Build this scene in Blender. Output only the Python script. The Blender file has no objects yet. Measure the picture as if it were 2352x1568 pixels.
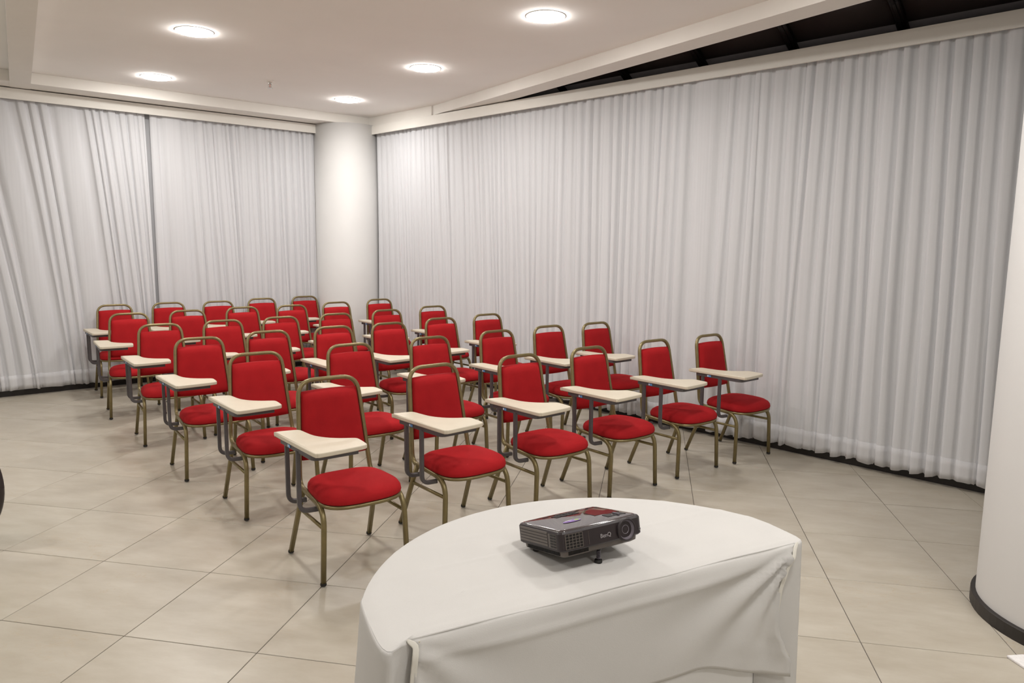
import bpy, bmesh, math, random
from mathutils import Vector, Matrix

# ------------------------------------------------------------------ camera, world, exposure
SC = bpy.context.scene
COL = SC.collection
FPX, PITCH, ROLL, CAMH = 1674.309, -0.13456, 0.012066, 1.63146
_cp, _sp, _cr, _sr = math.cos(PITCH), math.sin(PITCH), math.cos(ROLL), math.sin(ROLL)
_r, _f, _u = Vector((1, 0, 0)), Vector((0, _cp, _sp)), Vector((0, -_sp, _cp))
RRv, UUv, FFv = _cr * _r + _sr * _u, -_sr * _r + _cr * _u, _f
cam_data = bpy.data.cameras.new('camera')
cam = bpy.data.objects.new('camera', cam_data)
COL.objects.link(cam)
cam_data.sensor_width = 36.0
cam_data.lens = 36.0 * FPX / 2352.0
cam_data.clip_start = 0.05
M = Matrix((RRv, UUv, -FFv)).transposed().to_4x4()
M.translation = Vector((0, 0, CAMH))
cam.matrix_world = M
SC.camera = cam
world = bpy.data.worlds.new('world')
SC.world = world
world.use_nodes = True
world.node_tree.nodes['Background'].inputs[0].default_value = (0.9, 0.9, 1.0, 1)
world.node_tree.nodes['Background'].inputs[1].default_value = 0.02
vs = SC.view_settings
vs.view_transform = 'Standard'
vs.look = 'None'
vs.gamma = 1.0
vs.use_curve_mapping = False
vs.exposure = 1.52
LAMP = 47.0        # emission of the ceiling downlights

random.seed(7)
PI = math.pi


# ------------------------------------------------------------------ materials
def lin(c):
    return tuple(((x / 255) / 12.92 if x / 255 <= 0.04045 else ((x / 255 + 0.055) / 1.055) ** 2.4) for x in c)


def mat(name, col, rough=0.5, metal=0.0, spec=0.5, noise=0.0, nscale=20.0, bump=0.0, bscale=200.0, coat=0.0, rnd=0.0):
    m = bpy.data.materials.new(name)
    m.use_nodes = True
    nt = m.node_tree
    b = nt.nodes['Principled BSDF']
    b.inputs['Base Color'].default_value = (*col, 1)
    b.inputs['Roughness'].default_value = rough
    b.inputs['Metallic'].default_value = metal
    b.inputs['Specular IOR Level'].default_value = spec
    b.inputs['Coat Weight'].default_value = coat
    tc = nt.nodes.new('ShaderNodeTexCoord')
    if noise > 0 or rnd > 0:
        n = nt.nodes.new('ShaderNodeTexNoise')
        n.inputs['Scale'].default_value = nscale
        n.inputs['Detail'].default_value = 6
        nt.links.new(tc.outputs['Object'], n.inputs['Vector'])
        mr = nt.nodes.new('ShaderNodeMapRange')
        mr.inputs[1].default_value = 0.3
        mr.inputs[2].default_value = 0.7
        mr.inputs[3].default_value = 1 - noise
        mr.inputs[4].default_value = 1 + noise * 0.5
        nt.links.new(n.outputs['Fac'], mr.inputs[0])
        hsv = nt.nodes.new('ShaderNodeHueSaturation')
        hsv.inputs['Color'].default_value = (*col, 1)
        if rnd > 0:
            oi = nt.nodes.new('ShaderNodeObjectInfo')
            m2 = nt.nodes.new('ShaderNodeMapRange')
            m2.inputs[3].default_value = 1 - rnd
            m2.inputs[4].default_value = 1 + rnd
            nt.links.new(oi.outputs['Random'], m2.inputs[0])
            mu = nt.nodes.new('ShaderNodeMath')
            mu.operation = 'MULTIPLY'
            nt.links.new(mr.outputs[0], mu.inputs[0])
            nt.links.new(m2.outputs[0], mu.inputs[1])
            nt.links.new(mu.outputs[0], hsv.inputs['Value'])
        else:
            nt.links.new(mr.outputs[0], hsv.inputs['Value'])
        nt.links.new(hsv.outputs[0], b.inputs['Base Color'])
    if bump > 0:
        n2 = nt.nodes.new('ShaderNodeTexNoise')
        n2.inputs['Scale'].default_value = bscale
        n2.inputs['Detail'].default_value = 3
        nt.links.new(tc.outputs['Object'], n2.inputs['Vector'])
        bp = nt.nodes.new('ShaderNodeBump')
        bp.inputs['Strength'].default_value = bump
        bp.inputs['Distance'].default_value = 0.002
        nt.links.new(n2.outputs['Fac'], bp.inputs['Height'])
        nt.links.new(bp.outputs[0], b.inputs['Normal'])
    return m


def mat_emit(name, col, strength):
    m = bpy.data.materials.new(name)
    m.use_nodes = True
    nt = m.node_tree
    b = nt.nodes['Principled BSDF']
    b.inputs['Base Color'].default_value = (0.9, 0.9, 0.9, 1)
    b.inputs['Emission Color'].default_value = (*col, 1)
    b.inputs['Emission Strength'].default_value = strength
    return m


def mat_sheer(name, col, transl=0.35, transp=0.0):
    m = bpy.data.materials.new(name)
    m.use_nodes = True
    nt = m.node_tree
    nt.nodes.remove(nt.nodes['Principled BSDF'])
    out = nt.nodes['Material Output']
    d = nt.nodes.new('ShaderNodeBsdfDiffuse')
    t = nt.nodes.new('ShaderNodeBsdfTranslucent')
    mx = nt.nodes.new('ShaderNodeMixShader')
    mx.inputs[0].default_value = transl
    tc = nt.nodes.new('ShaderNodeTexCoord')
    mp = nt.nodes.new('ShaderNodeMapping')
    mp.inputs['Scale'].default_value = (60, 60, 0.6)
    n = nt.nodes.new('ShaderNodeTexNoise')
    n.inputs['Scale'].default_value = 1.0
    n.inputs['Detail'].default_value = 3
    nt.links.new(tc.outputs['Object'], mp.inputs[0])
    nt.links.new(mp.outputs[0], n.inputs['Vector'])
    mr = nt.nodes.new('ShaderNodeMapRange')
    mr.inputs[1].default_value = 0.3
    mr.inputs[2].default_value = 0.7
    mr.inputs[3].default_value = 0.965
    mr.inputs[4].default_value = 1.02
    nt.links.new(n.outputs['Fac'], mr.inputs[0])
    hs = nt.nodes.new('ShaderNodeHueSaturation')
    hs.inputs['Color'].default_value = (*col, 1)
    nt.links.new(mr.outputs[0], hs.inputs['Value'])
    for s in (d, t):
        nt.links.new(hs.outputs[0], s.inputs['Color'])
    nt.links.new(d.outputs[0], mx.inputs[1])
    nt.links.new(t.outputs[0], mx.inputs[2])
    last = mx.outputs[0]
    if transp > 0:
        tr = nt.nodes.new('ShaderNodeBsdfTransparent')
        m2 = nt.nodes.new('ShaderNodeMixShader')
        m2.inputs[0].default_value = transp
        nt.links.new(last, m2.inputs[1])
        nt.links.new(tr.outputs[0], m2.inputs[2])
        last = m2.outputs[0]
    nt.links.new(last, out.inputs['Surface'])
    return m


def mat_tile(name):
    """polished beige marble-look porcelain: soft clouds, faint ochre veins, per-tile tone"""
    m = bpy.data.materials.new(name)
    m.use_nodes = True
    nt = m.node_tree
    b = nt.nodes['Principled BSDF']
    tc = nt.nodes.new('ShaderNodeTexCoord')
    oi = nt.nodes.new('ShaderNodeObjectInfo')
    sh = nt.nodes.new('ShaderNodeVectorMath')
    sh.operation = 'ADD'
    sc = nt.nodes.new('ShaderNodeMath')
    sc.operation = 'MULTIPLY'
    sc.inputs[1].default_value = 40
    nt.links.new(oi.outputs['Random'], sc.inputs[0])
    nt.links.new(tc.outputs['Object'], sh.inputs[0])
    nt.links.new(sc.outputs[0], sh.inputs[1])
    mp = nt.nodes.new('ShaderNodeMapping')
    mp.inputs['Rotation'].default_value = (0, 0, 0.5)
    mp.inputs['Scale'].default_value = (1.0, 2.6, 1)
    nt.links.new(sh.outputs[0], mp.inputs[0])
    n = nt.nodes.new('ShaderNodeTexNoise')
    n.inputs['Scale'].default_value = 3.5
    n.inputs['Detail'].default_value = 8
    n.inputs['Roughness'].default_value = 0.6
    nt.links.new(mp.outputs[0], n.inputs['Vector'])
    cr = nt.nodes.new('ShaderNodeValToRGB')
    cr.color_ramp.elements[0].position = 0.3
    cr.color_ramp.elements[0].color = (0.42, 0.375, 0.30, 1)
    cr.color_ramp.elements[1].position = 0.72
    cr.color_ramp.elements[1].color = (0.515, 0.475, 0.40, 1)
    nt.links.new(n.outputs['Fac'], cr.inputs[0])
    # veins
    n2 = nt.nodes.new('ShaderNodeTexNoise')
    n2.inputs['Scale'].default_value = 5.0
    n2.inputs['Detail'].default_value = 7
    n2.inputs['Roughness'].default_value = 0.62
    n2.inputs['Distortion'].default_value = 0.6
    nt.links.new(mp.outputs[0], n2.inputs['Vector'])
    ab = nt.nodes.new('ShaderNodeMath')
    ab.operation = 'SUBTRACT'
    ab.inputs[1].default_value = 0.5
    nt.links.new(n2.outputs['Fac'], ab.inputs[0])
    ab2 = nt.nodes.new('ShaderNodeMath')
    ab2.operation = 'ABSOLUTE'
    nt.links.new(ab.outputs[0], ab2.inputs[0])
    mr = nt.nodes.new('ShaderNodeMapRange')
    mr.inputs[1].default_value = 0.0
    mr.inputs[2].default_value = 0.012
    mr.inputs[3].default_value = 0.40
    mr.inputs[4].default_value = 0.0
    nt.links.new(ab2.outputs[0], mr.inputs[0])
    n3 = nt.nodes.new('ShaderNodeTexNoise')
    n3.inputs['Scale'].default_value = 2.2
    nt.links.new(sh.outputs[0], n3.inputs['Vector'])
    mr3 = nt.nodes.new('ShaderNodeMapRange')
    mr3.inputs[1].default_value = 0.5
    mr3.inputs[2].default_value = 0.68
    nt.links.new(n3.outputs['Fac'], mr3.inputs[0])
    mu = nt.nodes.new('ShaderNodeMath')
    mu.operation = 'MULTIPLY'
    nt.links.new(mr.outputs[0], mu.inputs[0])
    nt.links.new(mr3.outputs[0], mu.inputs[1])
    mx = nt.nodes.new('ShaderNodeMix')
    mx.data_type = 'RGBA'
    nt.links.new(mu.outputs[0], mx.inputs[0])
    nt.links.new(cr.outputs[0], mx.inputs[6])
    mx.inputs[7].default_value = (0.42, 0.29, 0.13, 1)
    hs = nt.nodes.new('ShaderNodeHueSaturation')
    mv = nt.nodes.new('ShaderNodeMapRange')
    mv.inputs[3].default_value = 0.98
    mv.inputs[4].default_value = 1.02
    nt.links.new(oi.outputs['Random'], mv.inputs[0])
    nt.links.new(mv.outputs[0], hs.inputs['Value'])
    nt.links.new(mx.outputs[2], hs.inputs['Color'])
    nt.links.new(hs.outputs[0], b.inputs['Base Color'])
    b.inputs['Roughness'].default_value = 0.33
    b.inputs['Specular IOR Level'].default_value = 0.45
    bp = nt.nodes.new('ShaderNodeBump')
    bp.inputs['Strength'].default_value = 0.08
    bp.inputs['Distance'].default_value = 0.002
    nt.links.new(n.outputs['Fac'], bp.inputs['Height'])
    nt.links.new(bp.outputs[0], b.inputs['Normal'])
    return m


MT = {}
MT['tile'] = mat_tile('beige_porcelain')
MT['grout'] = mat('grout', (0.13, 0.115, 0.10), 0.9, noise=0.2, nscale=8)
MT['ceiling'] = mat('ceiling_paint', (0.93, 0.90, 0.865), 0.9, spec=0.2, noise=0.02, nscale=2)
MT['beam'] = mat('beam_paint', (0.84, 0.81, 0.76), 0.8, spec=0.2, noise=0.02, nscale=5)
MT['pelmet'] = mat('pelmet_paint', (0.80, 0.775, 0.72), 0.6, spec=0.3, noise=0.02, nscale=4)
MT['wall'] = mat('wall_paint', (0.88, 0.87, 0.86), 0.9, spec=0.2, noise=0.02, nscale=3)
MT['window_grey'] = mat('dark_window_grey', (0.40, 0.40, 0.41), 0.9, spec=0.2, noise=0.04, nscale=3)  # grey stands in for dark windows behind the curtains
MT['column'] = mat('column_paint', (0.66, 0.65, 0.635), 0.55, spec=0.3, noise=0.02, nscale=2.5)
MT['base'] = mat('dark_baseboard', (0.018, 0.014, 0.012), 0.45, noise=0.25, nscale=15)
MT['sheer'] = mat_sheer('white_voile', (0.875, 0.88, 0.90), 0.25, 0.06)
MT['hem'] = mat_sheer('white_voile_hem', (0.85, 0.85, 0.865), 0.28, 0.03)
MT['glass'] = mat('tinted_glazing', (0.045, 0.034, 0.034), 0.28, spec=0.8, noise=0.1, nscale=3)
MT['reflection_strip'] = mat('grey_reflection', (0.42, 0.39, 0.41), 0.35, metal=0.2, noise=0.05)  # pale grey that paints the reflection low on the panes
MT['mullion'] = mat('black_mullion', (0.008, 0.006, 0.006), 0.35, noise=0.1)
MT['lamp'] = mat_emit('downlight_diffuser', (1.0, 0.97, 0.938), LAMP)
MT['lamp_rim'] = mat('downlight_rim', (0.85, 0.84, 0.82), 0.4, noise=0.01)
MT['gold'] = mat('olive_gold_metal', lin((132, 119, 82)), 0.34, metal=0.5, spec=0.5, noise=0.10, nscale=30)
MT['red'] = mat('red_fabric', (0.385, 0.0125, 0.016), 0.85, spec=0.15, noise=0.10, nscale=9, bump=0.35, bscale=420, rnd=0.05)
MT['grey'] = mat('grey_steel', lin((88, 84, 86)), 0.45, metal=0.2, noise=0.08, nscale=25)
MT['desk'] = mat('cream_laminate', (0.66, 0.595, 0.475), 0.42, spec=0.4, noise=0.03, nscale=14)
MT['rubber'] = mat('black_rubber', (0.012, 0.011, 0.010), 0.6, noise=0.1)
MT['glide'] = mat('clear_glide', (0.35, 0.34, 0.32), 0.3, noise=0.05)
MT['blue'] = mat('blue_sticker', lin((96, 150, 205)), 0.4, noise=0.05)
MT['white_ink'] = mat('white_print', (0.8, 0.82, 0.84), 0.4, noise=0.02)
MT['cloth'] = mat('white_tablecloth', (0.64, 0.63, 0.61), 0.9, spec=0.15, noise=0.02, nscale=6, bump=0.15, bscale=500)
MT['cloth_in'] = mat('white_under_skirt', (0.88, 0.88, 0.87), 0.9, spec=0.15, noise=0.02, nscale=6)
MT['piping'] = mat('cream_piping', (0.74, 0.72, 0.655), 0.9, spec=0.1, noise=0.04, nscale=40)
MT['pbody'] = mat('projector_plastic', lin((40, 32, 34)), 0.42, spec=0.5, noise=0.06, nscale=40)
MT['pside'] = mat('projector_side', lin((100, 92, 86)), 0.45, spec=0.5, noise=0.05, nscale=40)
MT['ptop'] = mat('projector_gloss', lin((62, 54, 56)), 0.1, spec=0.75, noise=0.06, nscale=20, coat=0.6)
MT['pdark'] = mat('projector_dark', (0.004, 0.003, 0.003), 0.5, noise=0.1)
MT['plens'] = mat('lens_glass', (0.01, 0.01, 0.012), 0.05, spec=0.9, coat=1.0, noise=0.05)
MT['pring'] = mat('lens_ring', lin((112, 106, 114)), 0.3, spec=0.6, noise=0.05)
MT['logo'] = mat('silver_print', lin((176, 172, 174)), 0.35, metal=0.3, noise=0.03)
MT['violet'] = mat('violet_sticker', lin((150, 120, 190)), 0.4, noise=0.05)
MT['lime'] = mat('lime_print', lin((180, 215, 110)), 0.4, noise=0.05)
MT['steel'] = mat('chrome', (0.6, 0.58, 0.55), 0.25, metal=0.9, noise=0.05)
MT['orange'] = mat('red_bulb', (0.5, 0.12, 0.06), 0.3, noise=0.05)
MT['frame_dark'] = mat('dark_frame', (0.03, 0.022, 0.022), 0.4, noise=0.1)
MT['green_glass'] = mat('green_glass', (0.16, 0.36, 0.26), 0.08, spec=0.7, noise=0.05)
MT['towel'] = mat('white_towelling', (0.86, 0.84, 0.83), 0.95, spec=0.1, noise=0.08, nscale=120, bump=1.0, bscale=260)


# ------------------------------------------------------------------ object helpers
def obj(name, me, m, parent=None, smooth=False, loc=None):
    if isinstance(me, bmesh.types.BMesh):
        bm = me
        bmesh.ops.recalc_face_normals(bm, faces=bm.faces)
        me = bpy.data.meshes.new(name)
        bm.to_mesh(me)
        bm.free()
    if smooth:
        me.polygons.foreach_set('use_smooth', [True] * len(me.polygons))
    if m is not None and not me.materials:
        me.materials.append(MT[m])
    o = bpy.data.objects.new(name, me)
    COL.objects.link(o)
    if parent is not None:
        o.parent = parent
    if loc is not None:
        o.location = loc
    return o


def thing(name, label, cat, loc=(0, 0, 0), rotz=0.0, group=None):
    o = bpy.data.objects.new(name, None)
    o.empty_display_size = 0.1
    COL.objects.link(o)
    o.location = loc
    o.rotation_euler = (0, 0, rotz)
    tag(o, label, cat, group)
    return o


def tag(o, label, cat, group=None):
    o['label'] = label
    o['category'] = cat
    if group:
        o['group'] = group
    return o


def struct(o, label=None):
    o['kind'] = 'structure'
    if label:
        o['label'] = label
    return o


def dup(root):
    r = root.copy()
    COL.objects.link(r)
    for ch in list(root.children):
        c = ch.copy()
        COL.objects.link(c)
        c.parent = r
        for g in list(ch.children):
            d = g.copy()
            COL.objects.link(d)
            d.parent = c
    return r


def pydata(name, v, f):
    me = bpy.data.meshes.new(name)
    me.from_pydata([tuple(p) for p in v], [], f)
    me.validate()
    bm = bmesh.new()
    bm.from_mesh(me)
    bpy.data.meshes.remove(me)
    return bm


def box_bm(x0, x1, y0, y1, z0, z1, bevel=0.0, seg=2):
    bm = bmesh.new()
    bmesh.ops.create_cube(bm, size=1)
    for v in bm.verts:
        v.co = Vector((x0 + (v.co.x + .5) * (x1 - x0), y0 + (v.co.y + .5) * (y1 - y0), z0 + (v.co.z + .5) * (z1 - z0)))
    if bevel > 0:
        bmesh.ops.bevel(bm, geom=bm.edges[:], offset=bevel, segments=seg, profile=0.7, affect='EDGES')
    return bm


def prism_bm(poly, z0, z1, bevel=0.0, seg=2):
    """extruded outline (list of (x,y))"""
    n = len(poly)
    v = [(p[0], p[1], z0) for p in poly] + [(p[0], p[1], z1) for p in poly]
    f = [list(range(n))[::-1], list(range(n, 2 * n))] + [[i, (i + 1) % n, n + (i + 1) % n, n + i] for i in range(n)]
    bm = pydata('p', v, f)
    if bevel > 0:
        bm.normal_update()
        ed = [e for e in bm.edges if abs(e.verts[0].co.z - e.verts[1].co.z) < 1e-6]
        bmesh.ops.bevel(bm, geom=ed, offset=bevel, segments=seg, profile=0.6, affect='EDGES')
    return bm


def obox(p, d, n, s0, s1, o0, o1, z0, z1, bevel=0.0):
    """box along a wall: p origin, d direction, n inward normal"""
    bm = box_bm(s0, s1, o0, o1, z0, z1, bevel)
    for v in bm.verts:
        s, o, z = v.co
        v.co = Vector((p[0] + d[0] * s + n[0] * o, p[1] + d[1] * s + n[1] * o, z))
    return bm


def fillet(pts, rad, seg=5):
    """round the inner corners of a polyline"""
    out = [Vector(pts[0])]
    for i in range(1, len(pts) - 1):
        a, b, c = Vector(pts[i - 1]), Vector(pts[i]), Vector(pts[i + 1])
        r = rad[i - 1] if isinstance(rad, (list, tuple)) else rad
        r = min(r, (a - b).length * .49, (c - b).length * .49)
        if r < 1e-5:
            out.append(b)
            continue
        p0, p1 = b + (a - b).normalized() * r, b + (c - b).normalized() * r
        for k in range(seg + 1):
            t = k / seg
            out.append((1 - t) ** 2 * p0 + 2 * t * (1 - t) * b + t * t * p1)
    out.append(Vector(pts[-1]))
    return out


def sweep_bm(pts, rx, ry=None, n=8, power=3.0, up=Vector((0, 0, 1)), cap=True, bm=None, taper=None):
    """tube with a rounded-square section swept along pts"""
    ry = rx if ry is None else ry
    bm = bm or bmesh.new()
    pts = [Vector(p) for p in pts]
    rings = []
    prev = None
    for i, p in enumerate(pts):
        t = (pts[min(i + 1, len(pts) - 1)] - pts[max(i - 1, 0)]).normalized()
        if prev is None:
            a = up - t * up.dot(t)
            if a.length < 0.05:
                a = Vector((0, 1, 0)) - t * t.y
            a.normalize()
        else:
            a = prev - t * prev.dot(t)
            a.normalize()
        prev = a
        b = t.cross(a)
        k = taper(i / (len(pts) - 1)) if taper else 1.0
        ring = []
        for j in range(n):
            th = 2 * PI * (j + .5) / n
            c, s = math.cos(th), math.sin(th)
            e = 2.0 / power
            x = math.copysign(abs(c) ** e, c) * rx * k
            y = math.copysign(abs(s) ** e, s) * ry * k
            ring.append(bm.verts.new(p + a * x + b * y))
        rings.append(ring)
    for r0, r1 in zip(rings, rings[1:]):
        for j in range(n):
            bm.faces.new((r0[j], r0[(j + 1) % n], r1[(j + 1) % n], r1[j]))
    if cap:
        bm.faces.new(rings[0][::-1])
        bm.faces.new(rings[-1])
    return bm


def lathe_bm(prof, n=32, bm=None, c=(0, 0)):
    """prof: list of (r,z)"""
    bm = bm or bmesh.new()
    rings = []
    for r, z in prof:
        if r < 1e-6:
            rings.append([bm.verts.new((c[0], c[1], z))])
        else:
            rings.append([bm.verts.new((c[0] + r * math.cos(2 * PI * j / n), c[1] + r * math.sin(2 * PI * j / n), z)) for j in range(n)])
    for a, b in zip(rings, rings[1:]):
        for j in range(n):
            k = (j + 1) % n
            if len(a) == 1 and len(b) == 1:
                continue
            if len(a) == 1:
                bm.faces.new((a[0], b[k], b[j]))
            elif len(b) == 1:
                bm.faces.new((a[j], a[k], b[0]))
            else:
                bm.faces.new((a[j], a[k], b[k], b[j]))
    return bm


def catmull(pts, seg=8, closed=True):
    out = []
    n = len(pts)
    rng = range(n) if closed else range(n - 1)
    for i in rng:
        g = lambda k: Vector(pts[k % n]) if closed else Vector(pts[max(0, min(n - 1, k))])
        p0, p1, p2, p3 = g(i - 1), g(i), g(i + 1), g(i + 2)
        for k in range(seg):
            t = k / seg
            out.append(0.5 * ((2 * p1) + (p2 - p0) * t + (2 * p0 - 5 * p1 + 4 * p2 - p3) * t * t + (3 * p1 - p0 - 3 * p2 + p3) * t ** 3))
    if not closed:
        out.append(Vector(pts[-1]))
    return out


def clip(poly, p, n):
    """keep the part of a convex polygon with (q-p).n >= 0"""
    out = []
    for i in range(len(poly)):
        a, b = poly[i], poly[(i + 1) % len(poly)]
        da = (a[0] - p[0]) * n[0] + (a[1] - p[1]) * n[1]
        db = (b[0] - p[0]) * n[0] + (b[1] - p[1]) * n[1]
        if da >= 0:
            out.append(a)
        if (da > 0 > db) or (da < 0 < db):
            t = da / (da - db)
            out.append((a[0] + (b[0] - a[0]) * t, a[1] + (b[1] - a[1]) * t))
    return out


# ------------------------------------------------------------------ the room
AL, AR = math.radians(40.41), math.radians(-44.9)
L0, R0 = (-4.894, 7.605), (2.560, 5.352)
DL, DR = (math.cos(AL), math.sin(AL)), (math.cos(AR), math.sin(AR))
NL, NR = (DL[1], -DL[0]), (DR[1], -DR[0])       # pointing into the room
CORNER = (-2.094, 9.989)


def onL(s, o=0.0):
    return (L0[0] + DL[0] * s + NL[0] * o, L0[1] + DL[1] * s + NL[1] * o)


def onR(s, o=0.0):
    return (R0[0] + DR[0] * s + NR[0] * o, R0[1] + DR[1] * s + NR[1] * o)


ZC, ZB = 3.19, 3.085
LE, RE = onL(-3.6), onR(3.4)
YB = -2.2
ROOM = [CORNER, LE, (LE[0], YB), (RE[0], YB), RE]

# floor: grout bed plus single tiles, tile grid turned by 10.95 degrees
floor = struct(obj('floor', prism_bm(ROOM, -0.03, -0.0025), 'grout'), 'beige polished stone tile floor with thin dark joints')
TH = -0.19107
TS = 0.6
GO = (-2.18032, 2.93843)
ct, st = math.cos(TH), math.sin(TH)
full_tile = None
cand = []
for i in range(-14, 18):
    for j in range(-14, 22):
        cx = GO[0] + ct * (j + .5) * TS - st * (i + .5) * TS
        cy = GO[1] + st * (j + .5) * TS + ct * (i + .5) * TS
        cand.append((cy, i, j, cx))
rest_v, rest_f = [], []
h = TS / 2 - 0.0018
edges = []
for k in range(len(ROOM)):
    a, b = ROOM[k], ROOM[(k + 1) % len(ROOM)]
    edges.append((a, (-(b[1] - a[1]), b[0] - a[0])))
cen = (0, 3)
edges = [(p, n if (cen[0] - p[0]) * n[0] + (cen[1] - p[1]) * n[1] > 0 else (-n[0], -n[1])) for p, n in edges]
for cy, i, j, cx in cand:
    sq = [(cx + ct * a - st * b, cy + st * a + ct * b) for a, b in ((-h, -h), (h, -h), (h, h), (-h, h))]
    pl = sq
    for p, n in edges:
        pl = clip(pl, p, n)
        if len(pl) < 3:
            break
    if len(pl) < 3:
        continue
    if cy < 0.5 or abs(cx) > 1.5 + 0.86 * cy:      # far outside the view: one joined part
        k0 = len(rest_v)
        rest_v += [(p[0], p[1], 0.0) for p in pl]
        rest_f.append(list(range(k0, k0 + len(pl))))
        continue
    isfull = len(pl) == 4 and all(abs(a[0] - b[0]) + abs(a[1] - b[1]) < 1e-6 for a, b in zip(pl, sq))
    if isfull:
        if full_tile is None:
            t = obj('tile', box_bm(-h, h, -h, h, -0.009, 0.0, 0.0012, 1), 'tile', floor)
            full_tile = t.data
        else:
            t = obj('tile', full_tile, None, floor)
        t.location = (cx, cy, 0)
        t.rotation_euler = (0, 0, TH)
    else:
        loc = [(ct * (p[0] - cx) + st * (p[1] - cy), -st * (p[0] - cx) + ct * (p[1] - cy)) for p in pl]
        t = obj('tile', prism_bm(loc, -0.009, 0.0), 'tile', floor)
        t.location = (cx, cy, 0)
        t.rotation_euler = (0, 0, TH)

rt_ = obj('tile_rest', pydata('r', rest_v, rest_f), 'tile', floor)
rt_['kind'] = 'stuff'

# walls behind the curtains, grey to stand in for dark windows
wl = struct(obj('wall_left', obox(L0, DL, NL, -3.6, 3.75, -0.2, -0.014, 0, 3.3), 'window_grey'), 'grey wall standing in for dark windows behind the shorter curtains')
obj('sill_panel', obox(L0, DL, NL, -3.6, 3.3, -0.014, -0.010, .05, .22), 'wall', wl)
wr = struct(obj('wall_right', obox(R0, DR, NR, -6.5, 3.4, -0.2, -0.014, 0, 3.095), 'window_grey'), 'grey wall standing in for dark windows behind the long curtains')
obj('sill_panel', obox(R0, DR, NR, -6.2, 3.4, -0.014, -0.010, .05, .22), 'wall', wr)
struct(obj('wall_back', box_bm(LE[0] - .2, RE[0] + .2, YB - .2, YB, 0, 3.3), 'wall'), 'white wall behind the viewer')
struct(obj('wall_side', box_bm(LE[0] - .2, LE[0], YB - .2, LE[1] + .1, 0, 3.3), 'wall'), 'white side wall')
struct(obj('wall_end', box_bm(RE[0], RE[0] + .2, YB - .2, RE[1] + .1, 0, 4.4), 'wall'), 'white end wall')
struct(obj('baseboard_left', obox(L0, DL, NL, -3.6, 3.3, -0.012, 0.0, 0, 0.056, .003), 'base'), 'low dark baseboard under the shorter curtains')
struct(obj('baseboard_right', obox(R0, DR, NR, -6.2, 3.4, -0.012, 0.0, 0, 0.056, .003), 'base'), 'low dark baseboard under the long curtains')

# ceiling, cut along the slanting beam
BP, BD = (-0.957, 8.740), (0.5592, -0.8290)
BN = (0.8290, 0.5592)
cpoly = clip(ROOM, (BP[0] + BN[0] * .1, BP[1] + BN[1] * .1), (-BN[0], -BN[1]))
struct(obj('ceiling', prism_bm(cpoly, ZC, ZC + .12), 'ceiling'), 'smooth warm white plaster ceiling')
struct(obj('trim_1', obox(L0, DL, NL, -3.6, 4.3, -0.2, 0.44, ZB, ZC, .004), 'beam'), 'low white soffit above the shorter curtain pelmet')
struct(obj('trim_2', obox(BP, BD, BN, -0.02, 11.5, 0.0, 0.215, ZB, ZC + .12, .006), 'beam'), 'slanting white ceiling beam along the dark glazing')
struct(obj('trim_3', obox(R0, DR, NR, -6.6, -4.87, -0.2, 0.105, 3.078, ZC, .002), 'beam'), 'short white filler panel above the pelmet by the corner column')
# second beam, parallel to the slanting one, over the left side of the room
b2 = (-2.959, 4.752)
struct(obj('trim_4', obox(b2, BD, BN, -3.42, 9.0, -0.168, 0.0, ZB - .003, ZC, .0), 'beam'), 'white ceiling beam running out from the shorter curtain pelmet')

# pelmets
def pelmet(name, p, d, n, s0, s1, label):
    root = struct(thing(name, label, 'pelmet', (p[0], p[1], 2.97)), label)
    del root['category']
    f = obox((0, 0), d, n, s0, s1, 0.115, 0.135, 0, 0.105, .002)
    obj('fascia', f, 'pelmet', root)
    t = obox((0, 0), d, n, s0, s1, -0.012, 0.115, 0.087, 0.105)
    obj('top_board', t, 'pelmet', root)
    for s in (s0, s1 - .018):
        obj('end_board', obox((0, 0), d, n, s, s + .018, -0.012, 0.115, 0, 0.087), 'pelmet', root)
    return root


pelmet('trim_5', L0, DL, NL, -3.55, 3.05, 'cream curtain pelmet over the shorter curtains')
pelmet('trim_6', R0, DR, NR, -6.1, 3.35, 'cream curtain pelmet over the long curtains')

# columns with dark base ring
def column(loc, r, top, label):
    root = struct(thing('column', label, 'column', (loc[0], loc[1], 0)), label)
    del root['category']
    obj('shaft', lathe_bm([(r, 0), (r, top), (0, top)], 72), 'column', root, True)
    prof = [(r, 0), (r + .02, 0), (r + .02, .055), (r + .018, .058), (r, .058)]
    obj('base_ring', lathe_bm(prof, 72), 'base', root)
    return root


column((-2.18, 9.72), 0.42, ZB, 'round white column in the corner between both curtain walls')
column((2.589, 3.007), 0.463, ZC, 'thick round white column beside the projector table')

# sloping dark glazing above the long pelmet
win = struct(thing('window_1', 'dark tinted sloping glazing above the long curtain pelmet', 'window', (R0[0], R0[1], 3.095)), 'dark tinted sloping glazing above the long curtain pelmet')
del win['category']
S_M = [0.13 - 0.777 * k for k in range(-5, 7)]


def glaz(s, t):
    """t 0..1 from the wall up and inwards, slightly hollow"""
    o = -0.12 + 3.6 * t
    z = 1.15 * t + 0.10 * math.sin(PI * min(1, t * 4.0)) * (1 if t < .25 else 0)
    return Vector((DR[0] * s + NR[0] * o, DR[1] * s + NR[1] * o, z))


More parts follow.
